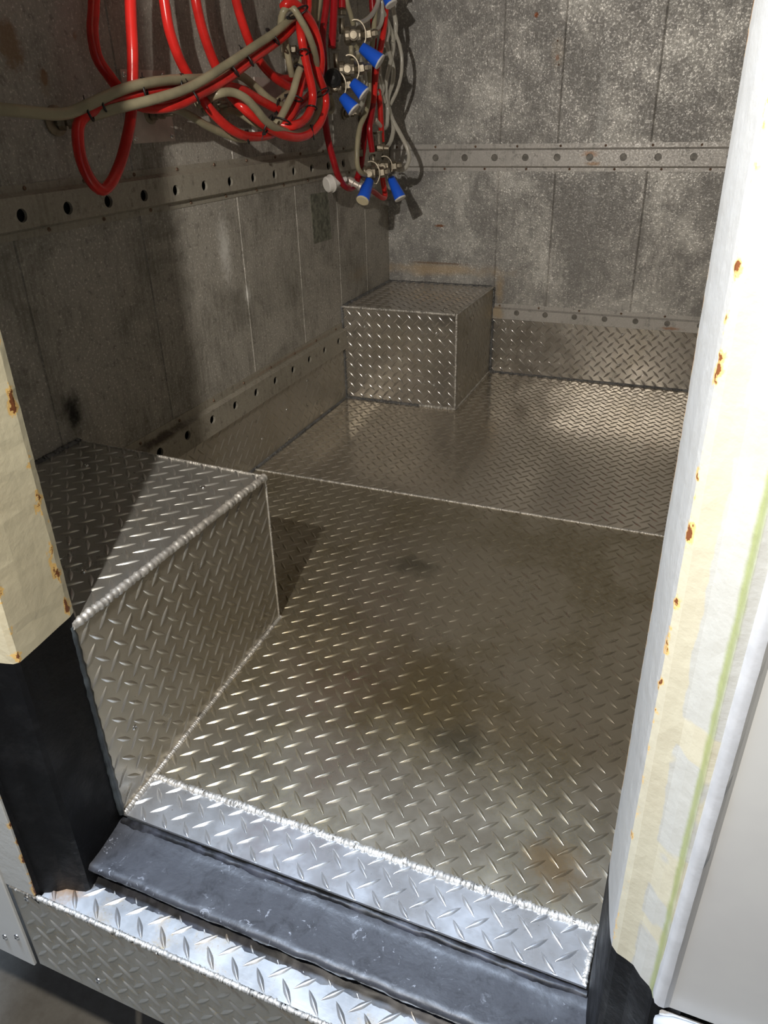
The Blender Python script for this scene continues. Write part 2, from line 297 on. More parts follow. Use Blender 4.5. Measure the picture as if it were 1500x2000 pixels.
# ------------------------------------------------------------------ tread plate generator
A = 0.0320          # lug pitch
def lug_template():
    L, Wd, H = .0153, .0034, .0021
    st = np.array([-1, -.72, -.36, -.10, .10, .36, .72, 1.]); ac = np.array([-1, -.55, -.12, .12, .55, 1.])
    V = []
    for s_ in st:
        w = Wd * max(0, (1 - abs(s_)) ** .62) + .00005; h = H * (max(0, 1 - s_ * s_) ** .55)
        for a in ac: V.append((s_ * L, a * w, h * min(1, 1.12 * (1 - abs(a) ** 1.15))))
    F = []
    for i in range(len(st) - 1):
        for j in range(5): F.append((i * 6 + j, (i + 1) * 6 + j, (i + 1) * 6 + j + 1, i * 6 + j + 1))
    return np.array(V), F
LUGV, LUGF = lug_template(); LUGF = np.array(LUGF)
def plate(name, P00, P10, P11, P01, mat, parent=None, out=None, off=(0, 0), thick=.003, a=A, ph=None):
    """a bilinear sheet (P00-P10 along u, P00-P01 along v) covered in raised lugs"""
    P00, P10, P11, P01 = [np.array(p, float) for p in (P00, P10, P11, P01)]
    lu = (np.linalg.norm(P10 - P00) + np.linalg.norm(P11 - P01)) / 2; lv = (np.linalg.norm(P01 - P00) + np.linalg.norm(P11 - P10)) / 2
    N = np.cross(P10 - P00, P01 - P00); N /= np.linalg.norm(N)
    if out is not None and N @ np.array(out) < 0: N = -N
    if ph is not None:          # line the lug rows up with one lug seen in the photo
        r_ = ray(ph); h = CAM + r_ * (((P00 - CAM) @ N) / (r_ @ N)) - P00
        off = ((h @ (P10 - P00) / np.linalg.norm(P10 - P00)) % a, (h @ (P01 - P00) / np.linalg.norm(P01 - P00)) % a)
    C = []
    for par in (0, 1):
        us = np.arange(off[0] - a + par * a / 2, lu + a, a); vs = np.arange(off[1] - a + par * a / 2, lv + a, a)
        g = np.stack(np.meshgrid(us, vs, indexing='ij'), -1).reshape(-1, 2)
        C.append(np.concatenate([g, np.full((len(g), 1), par)], 1))
    C = np.concatenate(C); mrg = .004
    C = C[(C[:, 0] > mrg) & (C[:, 0] < lu - mrg) & (C[:, 1] > mrg) & (C[:, 1] < lv - mrg)]
    q = math.sqrt(.5); ang = np.where(C[:, 2] > .5, 1., -1.)
    lx, ly, lz = LUGV[:, 0], LUGV[:, 1], LUGV[:, 2]
    u = C[:, 0:1] + q * (lx[None] - ang[:, None] * ly[None]); v = C[:, 1:2] + q * (ang[:, None] * lx[None] + ly[None])
    u = np.clip(u, .0008, lu - .0008); v = np.clip(v, .0008, lv - .0008)
    s_ = (u / lu)[..., None]; t_ = (v / lv)[..., None]
    P = (1 - s_) * (1 - t_) * P00 + s_ * (1 - t_) * P10 + s_ * t_ * P11 + (1 - s_) * t_ * P01 + N * lz[None, :, None]
    nl = len(C); nv = len(LUGV); P = P.reshape(-1, 3)
    F = (LUGF[None] + (np.arange(nl) * nv)[:, None, None]).reshape(-1, 4)
    if np.dot(np.cross(P10 - P00, P01 - P00), N) < 0: F = F[:, ::-1]
    n0 = len(P); G = 12; B = []
    for i in range(G + 1):
        for j in range(G + 1):
            s1, t1 = i / G, j / G; B.append((1 - s1) * (1 - t1) * P00 + s1 * (1 - t1) * P10 + s1 * t1 * P11 + (1 - s1) * t1 * P01)
    gi = lambda i, j: i * (G + 1) + j; NB = len(B)
    B += [b - N * thick for b in (P00, P10, P11, P01)]
    V = np.concatenate([P, B])
    base = [(gi(i, j), gi(i + 1, j), gi(i + 1, j + 1), gi(i, j + 1)) for i in range(G) for j in range(G)]
    e0 = [gi(i, 0) for i in range(G + 1)]; e1 = [gi(G, j) for j in range(G + 1)]; e2 = [gi(i, G) for i in range(G, -1, -1)]; e3 = [gi(0, j) for j in range(G, -1, -1)]
    for k_, e in enumerate((e0, e1, e2, e3)): base.append(tuple([NB + k_, NB + (k_ + 1) % 4] + e[::-1]))
    base.append((NB + 3, NB + 2, NB + 1, NB))
    if np.dot(np.cross(P10 - P00, P01 - P00), N) < 0: base = [f[::-1] for f in base]
    faces = F.tolist() + [[i + n0 for i in f] for f in base]
    me = bpy.data.meshes.new(name); me.from_pydata(V.tolist(), [], faces); me.materials.append(mat)
    sm = [True] * len(F) + [False] * len(base); me.polygons.foreach_set('use_smooth', sm); me.update()
    o = bpy.data.objects.new(name, me); col.objects.link(o)
    if parent is not None:
        o.parent = parent
        w = parent.location if parent.type == 'EMPTY' else Vector((0, 0, 0)); o.matrix_parent_inverse = Matrix.Translation(-w)
    return o
def weld(name, P0, P1, r, mat, parent, rip=.0032, jit=.2, flat=None):
    P0 = np.array(P0, float); P1 = np.array(P1, float); L = np.linalg.norm(P1 - P0); n = max(4, int(L / (rip / 3)))
    P = []; R_ = []; ph = 0
    for i in range(n + 1):
        t = i / n; k = (i % 3) / 3.
        P.append(P0 + (P1 - P0) * t + rng.normal(0, r * jit * .35, 3)); R_.append(r * (.80 + .34 * k + rng.normal(0, jit * .4)))
    mb = MB(); mb.tube(P, R_, 8); return mb.build(name, mat, parent)
def screws(parent, pts, nrm, mat=None, r=.0042, name='screw'):
    for p in pts:
        mb = MB(); mb.lathe(np.array(p, float), nrm, [(-.001, r), (.0006, r), (.0018, r * .8), (.0026, r * .45), (.0015, r * .42), (.0013, 0)], 12, smooth=True)
        mb.build(name, mat or M['screw'], parent)

# ================================================================== THE SHELL
X1, D, ZC = 1.40, 2.1504, 1.95
YW, YF, YE = 1.2247, .3439, .281
fl = plate('floor', (0, YF, 0), (X1, YF, 0), (X1, YW, 0), (0, YW, 0), M['tread_floor'], out=(0, 0, 1), ph=(896, 1327.3)); tag(fl, kind='structure')
f2 = plate('rear_plate', (0, YW, 0), (X1, YW, 0), (X1, D, 0), (0, D, 0), M['tread_rear'], fl, (0, 0, 1), off=(.013, .002))
f3 = plate('threshold_plate', (.374, YE, 0), (.9535, YE, 0), (.9535, YF, 0), (.374, YF, 0), M['tread_strip'], fl, (0, 0, 1), ph=(405.2, 1637.3))
weld('weld_seam', (0, YW, .0), (X1, YW, .0), .0036, M['weld'], fl)
weld('weld_seam', (.376, YF + .001, -.001), (.958, YF + .001, -.001), .0052, M['weld'], fl, jit=.3)
weld('weld_seam', (.951, YE + .002, .0), (.953, YF, .0), .0030, M['weld'], fl, jit=.4)
weld('floor_sealer', (0.002, .70, .001), (0.002, 1.775, .001), .0045, M['weld_dark'], fl)
weld('floor_sealer', (.35, D - .002, .001), (X1, D - .002, .001), .0050, M['weld_dark'], fl)

def panelled_wall(name, axis, at, a0, a1, z0, z1, seams, mat, sgn):
    """sheet wall with a shallow V seam between neighbouring panels"""
    cs = [a0]
    for s_ in seams: cs += [s_ - .0030, s_ - .0007, s_ + .0009, s_ + .0030]
    cs.append(a1); dp = [0.] + [0, -.0014, .0010, 0] * len(seams) + [0.]
    V = []; F = []
    for c, d in zip(cs, dp):
        for z in (z0, z1): V.append((at + sgn * d, c, z) if axis == 'x' else (c, at + sgn * d, z))
    k = len(V)
    for c in (a0, a1):
        for z in (z0, z1): V.append((at - sgn * .05, c, z) if axis == 'x' else (c, at - sgn * .05, z))
    for i in range(len(cs) - 1): F.append((2 * i, 2 * i + 2, 2 * i + 3, 2 * i + 1))
    F += [(k, k + 1, k + 3, k + 2), (0, 1, k + 1, k), (k - 2, k + 2, k + 3, k - 1)]
    mb = MB(); mb.add(V, F); return tag(mb.build(name, mat), kind='structure')
panelled_wall('wall_left', 'x', 0, .20, D, -.02, ZC, [.50, .665, .955, 1.279, 1.54, 1.775, 1.965], M['wall_left'], 1)
panelled_wall('wall_back', 'y', D, 0, X1, -.02, ZC, [.358, .525, .778, 1.05, 1.25], M['wall_back'], -1)
mb = MB(); mb.box(X1, X1 + .05, .2, D + .05, -.02, ZC); tag(mb.build('wall_right', M['wall_left']), kind='structure')
mb = MB(); mb.box(-.05, X1 + .05, .17, D + .05, ZC, ZC + .05); tag(mb.build('ceiling', M['wall_left']), kind='structure')
HZ = 1.52
mb = MB(); mb.box(0, .330, .22, .270, -.01, ZC); mb.box(1.0, X1, .22, .270, -.01, ZC); mb.box(.330, 1.0, .22, .270, HZ, ZC)
tag(mb.build('wall_front', M['wall_left']), kind='structure')

# door posts: horizontal profile swept upwards, black below the paint line
def post(name, prof, mats, z0, z1, zp, matpick, jit=.00018, n=160, lean=0.0):
    V = []; F = []; mi = []; k = len(prof); jit = jit * (.35 if zp < .2 else 1); zs = list(np.linspace(z0, zp, 26)) + list(np.linspace(zp, z1, n))[1:]
    for z in zs:
        for (x, y) in prof: V.append((x + lean * (z) + rng.normal(0, jit), y + rng.normal(0, jit), z))
    for i in range(len(zs) - 1):
        for j in range(k - 1):
            F.append((i * k + j, i * k + j + 1, (i + 1) * k + j + 1, (i + 1) * k + j)); mi.append(0 if (zs[i] + zs[i + 1]) / 2 < zp else matpick[j])
    me = bpy.data.meshes.new(name); me.from_pydata(V, [], F)
    for m_ in mats: me.materials.append(m_)
    me.polygons.foreach_set('material_index', mi); me.update()
    o = bpy.data.objects.new(name, me); col.objects.link(o); return tag(o, kind='structure')
LP = [(.300, .300), (.362, .296), (.370, .291), (.3725, .283), (.3745, .262), (.378, .232), (.3795, .212), (.3800, .2055), (.376, .2010), (.366, .1985), (.352, .1955), (.344, .1890), (.334, .1835), (.3265, .1800), (.3255, .1745), (.300, .1745)]
post('trim_1', LP, [M['blackpaint'], M['cream_left']], -.06, ZC, .305, [1] * 15)
RP = [(1.03, .300), (.966, .296), (.958, .291), (.9555, .283), (.957, .262), (.961, .232), (.9645, .212), (.9665, .2055), (.971, .2010), (.978, .1985), (.984, .196), (.990, .189), (.9965, .184), (.9985, .1815), (1.000, .176), (1.02, .1745)]
post('trim_2', RP, [M['blackpaint'], M['cream_right'], M['white_reveal']], -.06, ZC, .190, [2, 2, 2, 2, 2, 2, 2, 1, 1, 1, 1, 1, 1, 1, 1])
mb = MB(); mb.box(.37, .97, .178, .30, HZ, HZ + .06, bev=.004); tag(mb.build('trim_3', M['cream_left']), kind='structure')

# black sill beam and sealant
def sweep_x(name, prof, x0, x1, n, jit, mat, parent=None, smooth=True):
    V = []; F = []; k = len(prof)
    nz = [np.convolve(rng.normal(0, 1, n + 9), np.ones(5) / 2.2, 'same')[:n + 1] for _ in range(2 * k)]
    for i in range(n + 1):
        x = x0 + (x1 - x0) * i / n
        for j, (y, z) in enumerate(prof): V.append((x, y + nz[j][i] * jit, z + nz[k + j][i] * jit * .6))
    for i in range(n):
        for j in range(k - 1): F.append((i * k + j, (i + 1) * k + j, (i + 1) * k + j + 1, i * k + j + 1))
    mb = MB(); mb.add(V, F, 0, smooth); return mb.build(name, mat, parent)
sill = sweep_x('trim_4', [(.283, -.04), (.2830, -.012), (.2800, -.010), (.2745, -.0085), (.2680, -.0105), (.262, -.0112), (.24, -.0115), (.220, -.0108), (.2140, -.0110), (.2105, -.0145), (.2115, -.0200), (.217, -.0260), (.224, -.034), (.232, -.050)],
               .365, .972, 150, .0006, M['sill']); tag(sill, kind='structure')
sweep_x('sealant_bead', [(.236, -.030), (.2320, -.0310), (.2285, -.0340), (.2260, -.0380), (.2225, -.0410), (.2160, -.0432), (.2095, -.0462)], .365, .972, 130, .0011, M['caulk'], sill)
sweep_x('sealant_lip', [(.2810, -.006), (.2785, -.0045), (.2750, -.0065), (.2735, -.0100)], .376, .955, 130, .0009, M['caulk'], sill)

# outer tread step with its kick plate
YS = .1745; ZT = -.0455; ZB = -.205
st = empty('entry_step', (.62, YS, ZB)); tag(st, 'aluminium tread plate step wrapped over the truck edge below the black sill', 'step')
plate('tread', (.330, YS, ZT), (1.03, YS, ZT), (1.03, .24, ZT), (.330, .24, ZT), M['tread_step'], st, (0, 0, 1), ph=(146.1, 1756.7))
plate('kick_panel', (.282, YS, ZB), (1.03, YS, ZB), (1.03, YS, ZT), (.282, YS, ZT), M['tread_kick'], st, (0, -1, 0), ph=(101.9, 1778.5))
weld('weld_bead', (.283, YS, ZT), (1.03, YS, ZT), .0030, M['weld'], st, jit=.35)
screws(st, [(.306, YS, -.058), (.3865, YS, -.176)], (0, -1, 0), r=.0045, name='bolt')

# outer skins
lp = empty('side_skin', (.2, YS, -.2)); tag(lp, 'light grey painted body panel with rivets at the bottom left corner', 'body panel')
mb = MB(); mb.box(-.15, .2795, YS - .006, YS - .001, -.203, ZC, bev=.0012); mb.build('panel', M['grey_panel'], lp)
screws(lp, [onx((10, 1829), 0) * 0 + ony((10, 1829), YS - .006), ony((33, 1829), YS - .006)], (0, -1, 0), r=.0042, name='rivet')
mb = MB(); mb.box(.2790, .3262, YS - .003, YS + .001, -.041, ZC, bev=.0010)
tag(mb.build('cover_strip', M['strip_white']), 'narrow worn white strip left of the black door post', 'trim strip')
rp = empty('door_skin', (1.2, YS, .19)); tag(rp, 'large smooth light grey outer panel filling the lower right, with a folded edge', 'body panel')
def strip_panel():
    zs = np.linspace(.192, ZC, 160); V = []; F = []
    pr = [(-.0015, .0115, 0), (-.002, .004, 0), (0, -.0005, 0), (.0030, -.0020, 0), (.0065, -.0020, 1), (.0085, -.0008, 1), (.0105, .0002, 1), (.30, .0002, 1)]
    for i, z in enumerate(zs):
        b = rng.normal(0, .0001); c = .0006 * (rng.random() < .06)
        x = 1.001 + .018 * max(0, z - .19)
        for j, (dx, dy, k) in enumerate(pr): V.append((x + dx + (b if j in (2, 3, 4) else 0), YS - .002 + dy - (c if j == 4 else 0), z + (.004 * (j < 2) if i == 0 else 0)))
    k = len(pr)
    for i in range(len(zs) - 1):
        for j in range(k - 1): F.append((i * k + j, i * k + j + 1, (i + 1) * k + j + 1, (i + 1) * k + j))
    n0 = len(V); V += [(1.0, YS + .004, .192), (1.31, YS + .004, .192)]; F.append((0, n0, n0 + 1, k - 1) + tuple(range(k - 2, 0, -1)))
    return V, F
V_, F_ = strip_panel()
mb = MB(); k = 8
lipF = [f for i, f in enumerate(F_[:-1]) if i % (k - 1) < 4]; panF = [f for i, f in enumerate(F_[:-1]) if i % (k - 1) >= 4] + [F_[-1]]
m1 = MB(); m1.add(V_, lipF, 0, True); m1.build('folded_edge', M['lip_white'], rp)
m2 = MB(); m2.add(V_, panF); m2.build('panel', M['grey_panel'], rp)
mb = MB(); mb.tube(spline([(1.045, .166, .10), (1.008, .166, .172), (1.012, .165, .184), (1.024, .165, .187), (1.06, .165, .187), (1.2, .165, .187)]), .005, 10)
mb.box(1.006, 1.3, .168, .176, -.2, .184, bev=.002)
tag(mb.build('lower_skirt', M['lip_white']), 'white rimmed lower panel just below the large grey panel', 'body panel')

gm = MB(); gm.box(-3, 4, -3, 4, -1.02, -1.0); tag(gm.build('floor', M['concrete']), kind='structure')
bpy.data.objects[-1] if False else None

# ================================================================== BOXES
H1 = .2914
nb = empty('wheel_box', (.19, .5, 0)); tag(nb, 'near tread plate box with a thick weld, standing just inside the door on the left', 'box')
c0, c1 = (.3715, .282, H1), (.3815, .682, H1); b0, b1 = (.3765, .2815, 0), (.3600, .712, 0)
plate('top_panel', (0, .282, H1), c0, c1, (0, .70, H1), M['tread_boxtop'], nb, (0, 0, 1), ph=(338, 920))
plate('side_panel', b0, b1, c1, c0, M['tread_box'], nb, (1, 0, 0), ph=(316, 1126))
plate('end_panel', b1, (0, .702, 0), (0, .70, H1), c1, M['tread_box'], nb, (0, 1, 0), off=(.01, .01))
weld('weld_bead', c0, c1, .0058, M['weld'], nb, rip=.0078, jit=.2)
weld('weld_bead', (0, .70, H1), c1, .0026, M['weld'], nb)
weld('weld_bead', b1, c1, .0020, M['weld'], nb)
weld('weld_bead', (b0[0] + .002, b0[1], .001), (b1[0] + .002, b1[1], .001), .0042, M['weld'], nb, jit=.15)
weld('post_sealer', (.3745, .2810, 0), (.3700, .2825, H1), .0050, M['caulk_grey'], nb, rip=.02, jit=.08)
weld('sealer_bead', (.003, .30, H1), (.003, .70, H1), .0060, M['weld_dark'], nb)
def quadpt(u, P, n): r = ray(u); n = np.array(n, float); t = ((np.array(P) - CAM) @ n) / (r @ n); return CAM + r * t
nS = np.cross(np.array(b1) - np.array(b0), np.array(c0) - np.array(b0)); nS = nS / np.linalg.norm(nS); nS *= np.sign(nS[0])
screws(nb, [quadpt(u, b0, nS) for u in ((218, 1236), (262, 1420), (498, 998), (510, 1156))], nS)
screws(nb, [quadpt(u, c0, (0, 0, 1)) for u in ((163, 1117), (397, 952), (168, 910), (69, 978))], (0, 0, 1))
H2 = .2798; W2 = .3505; Y2 = 1.7722
fb = empty('wheel_box', (.17, 1.95, 0)); tag(fb, 'far tread plate box standing in the back left corner with bright welded edges', 'box')
plate('top_panel', (0, Y2, H2), (W2, Y2, H2), (W2 + .006, D, H2), (0, D, H2), M['tread_far'], fb, (0, 0, 1), off=(.01, .004))
plate('front_panel', (0, Y2, 0), (W2, Y2, 0), (W2, Y2, H2), (0, Y2, H2), M['tread_far'], fb, (0, -1, 0), ph=(682.7, 631.8), a=.0314)
plate('side_panel', (W2, Y2, 0), (W2 + .002, D, 0), (W2 + .006, D, H2), (W2, Y2, H2), M['tread_box'], fb, (1, 0, 0), off=(.006, .012))
for a_, b_, r_ in (((0, Y2, H2), (W2, Y2, H2), .0042), ((W2, Y2, 0), (W2, Y2, H2), .0036), ((W2, Y2, H2), (W2 + .006, D, H2), .0028), ((.24, Y2 - .001, .002), (W2, Y2, .002), .0046), ((W2, Y2, .002), (W2 + .002, D, .002), .0032)):
    weld('weld_bead', a_, b_, r_, M['weld'], fb, jit=.3)
for a_, b_ in (((.002, Y2, H2), (.002, D, H2)), ((0, D - .002, H2), (W2, D - .002, H2)), ((0, Y2 - .002, .001), (.24, Y2 - .002, .001)), ((.001, Y2 - .002, 0), (.001, Y2 - .002, H2)), ((W2 + .006, D - .003, 0), (W2 + .007, D - .003, H2))):
    weld('sealer_bead', a_, b_, .0048, M['weld_dark'], fb)
screws(fb, [ony(u, Y2) for u in ((712, 638), (852, 651), (714, 733), (848, 752))], (0, -1, 0))
screws(fb, [quadpt(u, (0, 0, H2), (0, 0, 1)) for u in ((789, 557), (916, 566), (731, 592), (868, 604))], (0, 0, 1), r=.004)

# kick plates on the walls
o = plate('kick_plate', (.002, .70, 0), (.002, Y2, 0), (.002, Y2, .158), (.002, .70, .158), M['tread_box'], None, (1, 0, 0), off=(.006, .004))
tag(o, 'low tread plate sheet along the foot of the left wall between the boxes', 'kick plate')
screws(o, [onx(u, .002) for u in ((506, 788), (512, 857), (600, 744), (560, 800))], (1, 0, 0))
o = plate('kick_plate', (W2 + .004, D - .002, 0), (X1, D - .002, 0), (X1, D - .002, .183), (W2 + .004, D - .002, .183), M['tread_far'], None, (0, -1, 0), off=(.01, .012))
tag(o, 'low tread plate sheet along the foot of the back wall right of the box', 'kick plate')
screws(o, [ony(u, D - .002) for u in ((988, 643), (1216, 653), (992, 703), (1208, 712))], (0, -1, 0))

# ================================================================== RAILS
def rail(label, axis, at, a0, a1, z0, z1, zh, h0, pitch, depth, mat, sgn, fl=(.013, .013), hr=.0098, rivets=(), backmat=None, rpitch=.125, roff=.02, skew=0.0):
    """hat section rail with round holes; flanges carry rivets"""
    def P(a, d, z): return (at + sgn * d, a, z) if axis == 'x' else (a, at + sgn * d, z)
    r0 = empty('logistics_rail', P((a0 + a1) / 2, 0, z0)); tag(r0, label, 'rail', 'slotted steel rails on the walls')
    mb = MB(); zi0, zi1 = z0 + fl[0], z1 - fl[1]
    t = .0015; prof = [(0, z1), (t, z1), (t, zi1 + .003), (depth, zi1 - .002)]
    profb = [(depth, zi0 + .002), (t, zi0 - .003), (t, z0), (0, z0)]
    for pr in (prof, profb):
        if pr is profb and fl[0] <= 0: pr = [(depth, z0), (0, z0)]
        V = [P(a, d, z) for a in (a0, a1) for d, z in pr]; k = len(pr)
        mb.add(V, [(j, j + 1, k + j + 1, k + j) for j in range(k - 1)])
    zt, zb = zi1 - .002, (zi0 + .002 if fl[0] > 0 else z0)
    hs = [h for h in np.arange(h0, a1, pitch) if h - hr - .002 > a0 and h + hr + .002 < a1]
    edges = [a0] + [v for h in hs for v in (h - pitch * .28, h + pitch * .28)] + [a1]
    for i in range(0, len(edges) - 1):
        e0, e1 = max(a0, edges[i]), min(a1, edges[i + 1])
        if i % 2 == 0:
            mb.add([P(e0, depth, zb), P(e1, depth, zb), P(e1, depth, zt), P(e0, depth, zt)], [(0, 1, 2, 3)])
        else:
            h = hs[i // 2]; n = 24; V = []
            for j in range(n):
                an = 2 * math.pi * j / n; c_, s_ = math.cos(an), math.sin(an); V.append(P(h + hr * c_, depth, zh + hr * s_))
            for j in range(n):
                an = 2 * math.pi * j / n; V.append(P(h + hr * c_ if False else h + hr * math.cos(an), depth - .0055, zh + hr * math.sin(an)))
            for j in range(n):
                an = 2 * math.pi * j / n; c_, s_ = math.cos(an), math.sin(an)
                kx = ((e1 - h) if c_ > 0 else (h - e0)) / max(abs(c_), 1e-6); kz = ((zt - zh) if s_ > 0 else (zh - zb)) / max(abs(s_), 1e-6); k_ = min(kx, kz)
                V.append(P(h + k_ * c_, depth, zh + k_ * s_))
            F = []
            for j in range(n):
                j2 = (j + 1) % n; F += [(j, j2, 2 * n + j2, 2 * n + j), (j, n + j, n + j2, j2)]
            mb.add(V, F)
            for cx_, cz_ in ((e0, zb), (e0, zt), (e1, zb), (e1, zt)):   # close the little corner gaps
                an = math.atan2(cz_ - zh, cx_ - h); j = int(math.floor((an % (2 * math.pi)) / (2 * math.pi / n)))
                mb.add([P(cx_, depth, cz_), V[2 * n + j], V[2 * n + (j + 1) % n]], [(0, 1, 2)])
    mb.build('channel', mat, r0)
    m2 = MB(); d2 = .0006 if backmat is M['void'] else depth - .0060
    m2.add([P(a0, d2, zb), P(a1, d2, zb), P(a1, d2, zt), P(a0, d2, zt)], [(0, 1, 2, 3)]); m2.build('backing', backmat or mat, r0)
    nrm = (sgn, 0, 0) if axis == 'x' else (0, sgn, 0)
    zr = [z1 - fl[1] * .45] + ([z0 + fl[0] * .5] if fl[0] > 0 else [])
    for kk, z in enumerate(zr):
        for a in np.arange(a0 + roff + kk * .03, a1, rpitch): screws(r0, [P(a, t, z)], nrm, M['rust_screw'], .0034, 'rivet')
rail('upper slotted rail along the left wall behind the red hoses', 'x', .0, .30, D - .012, .629, .704, .6630, .1164 + .0, .0937 , .013, M['rail_left'], 1, backmat=M['void'], rpitch=.125, roff=.03)
rail('lower slotted rail along the left wall between the two boxes', 'x', .0, .702, Y2 - .001, .158, .235, .1925, .7915, .0925, .013, M['rail_left'], 1, fl=(0, .020), backmat=M['void'])
rail('upper slotted rail running across the back wall', 'y', D, .014, X1, .619, .693, .6565, .0705, .0914, .008, M['rail'], -1, fl=(.0125, .015), hr=.0098, backmat=M['rail_back'])
rail('lower slotted rail on the back wall above the tread plate', 'y', D, W2 + .008, X1, .182, .229, .2040, .4355, .0905, .008, M['rail'], -1, fl=(0, .014), hr=.0085, backmat=M['rail_back'])

# label outline, wall plates and the shanks that go through the wall
mb = MB(); q = [onx(u, .0012) for u in ((606, 380), (640, 374), (648, 466), (614, 476))]
mb.add(q + [p - np.array([.001, 0, 0]) for p in q], [(0, 1, 2, 3), (0, 4, 5, 1), (1, 5, 6, 2), (2, 6, 7, 3), (3, 7, 4, 0)])
tag(mb.build('worn_decal', simple('worn_decal', (.23, .235, .18), 0, .6, .6, 160, .6, 60)), 'worn greenish rectangular decal on the left wall below the white plug', 'decal')
def wallplate(px, label, d=.0035, sc=True):
    P = [onx(u, d) for u in px]; r0 = empty('mounting_plate', tuple((P[0] + P[2]) / 2)); tag(r0, label, 'plate')
    mb = MB(); mb.add(P + [p - np.array([d - .0002, 0, 0]) for p in P], [(0, 1, 2, 3), (0, 4, 5, 1), (1, 5, 6, 2), (2, 6, 7, 3), (3, 7, 4, 0)]); mb.build('sheet', M['steel'], r0)
    c = sum(P) / 4
    if sc: screws(r0, [p + (c - p) * .14 for p in P], (1, 0, 0), r=.005)
wallplate([(234, 135), (322, 138), (343, 275), (261, 281)], 'square stainless plate screwed to the left wall behind the hoses')
wallplate([(497, 150), (548, 154), (552, 200), (502, 200)], 'small dull plate on the left wall under the middle of the hose bundle', sc=False)
def shank(px, label, L=.045, dirn=(1, .25, 0), s=1.):
    p = onx(px, .002); d = np.array(dirn, float); d /= np.linalg.norm(d)
    r0 = empty('hose_shank', tuple(p)); tag(r0, label, 'hose fitting')
    mb = MB(); mb.lathe(p, (1, 0, 0), [(0, .019 * s), (.003, .019 * s), (.004, .013 * s)], 20); mb.build('flange', M['nickel'], r0)
    mb = MB(); mb.lathe(p, d, [(.004, .012 * s), (.014, .012 * s)], 6); mb.lathe(p + d * .018, d, [(0, .0105 * s), (.010, .0105 * s)], 6); mb.build('hex_nut', M['nickel'], r0)
    mb = MB(); mb.lathe(p, d, [(.0, .007 * s), (L, .006 * s), (L + .002, .0045 * s)], 14, smooth=True); mb.build('pipe', M['nickel'], r0)
shank((108, 236), 'round metal wall fitting at the far left under the olive tube', dirn=(1, .7, 0), s=1.15)
shank((292, 222), 'metal wall fitting on the square stainless plate', s=.9)
shank((402, 205), 'metal wall fitting behind the crossing red hoses', s=.9)
shank((437, 212), 'metal wall fitting with a cloudy tube, under the arched tube', s=.9, dirn=(1, 1.2, -.1))
shank((556, 98), 'metal wall fitting beside the cable tied hose loop top', s=.9)
shank((578, 130), 'metal wall fitting hidden inside the hose loop', s=.9)
shank((672, 222), 'metal wall fitting below the lowest dark blue handle', s=.8)
shank((705, 232), 'metal wall fitting close to the back corner', s=.8, dirn=(1, -.2, 0))
for (px, lab) in (((491, 183), 'small bright white clip on the left wall above the hose crossing'), ((497, 249), 'small bright white clip on the left wall below the hose crossing')):
    a_ = onx(px, .004); mb = MB(); mb.box(a_[0] - .004, a_[0] + .004, a_[1] - .006, a_[1] + .006, a_[2] - .011, a_[2] + .011, bev=.001)
    tag(mb.build('wall_clip', M['white_plastic']), lab, 'clip')

# ================================================================== HOSES
def hose(name, pts, r, mat, label, group=None, d=.08, up=False, ymax=1.97):
    P = []
    for p in pts:
        dd = p[2] if len(p) > 2 else d; P.append(hang(p[:2], dd, ymax))
    if up:
        e = P[0] - P[1]; e = e / np.linalg.norm(e); P = [P[0] + e * .10 + np.array([0, 0, .12]), P[0] + e * .05] + P
    mb = MB(); mb.tube(spline(P), r, 14)
    return tag(mb.build(name, mat), label, 'hose' if 'hose' in name else 'tube', group)
RH, CT = .0088, .0068
R_ = lambda pts, lab, **k: hose('red_hose', pts, k.pop('r', RH), k.pop('mat', M['red']), lab, 'red hoses hanging on the left wall', **k)
C_ = lambda pts, lab, **k: hose('clear_tube', pts, k.pop('r', CT), k.pop('mat', M['olive']), lab, 'cloudy plastic tubes tied along the red hoses', **k)
R_([(184, -20, .05), (183, 20, .05), (181, 62, .05), (190, 112, .055), (213, 148, .06), (235, 176, .065), (262, 202, .075), (300, 211, .085), (342, 205, .095), (378, 189, .1), (440, 155, .1), (502, 108, .1), (545, 78, .1), (572, 52, .1), (588, 30, .09), (592, -20, .08)],
   'leftmost dark red hose, curving into the lower tied strand and up to the right', up=True)
R_([(254, -20, .085), (256, 40, .085), (259, 100, .085), (259, 160, .08), (256, 225, .075), (248, 270, .075), (236, 315, .075), (218, 355, .075), (199, 371, .075), (177, 352, .075), (159, 312, .075), (152, 268, .078), (156, 238, .08), (174, 219, .082), (207, 204, .082), (260, 187, .08), (310, 177, .075), (360, 170, .07), (400, 167, .07), (439, 168, .07), (475, 177, .08), (512, 198, .08), (544, 214, .08), (566, 216, .07), (590, 202, .06), (606, 184, .05)],
   'red hose hanging straight down and turning up in the big drooping loop', up=True)
R_([(318, -20, .06), (322, 10, .06), (331, 60, .06), (349, 112, .06), (368, 148, .06), (386, 176, .065), (400, 200, .08), (419, 224, .085), (446, 249, .09), (474, 264, .09), (500, 267, .09), (530, 262, .085), (556, 246, .075), (580, 215, .07)],
   'red hose crossing behind the bundle and sagging lowest at its left', up=True)
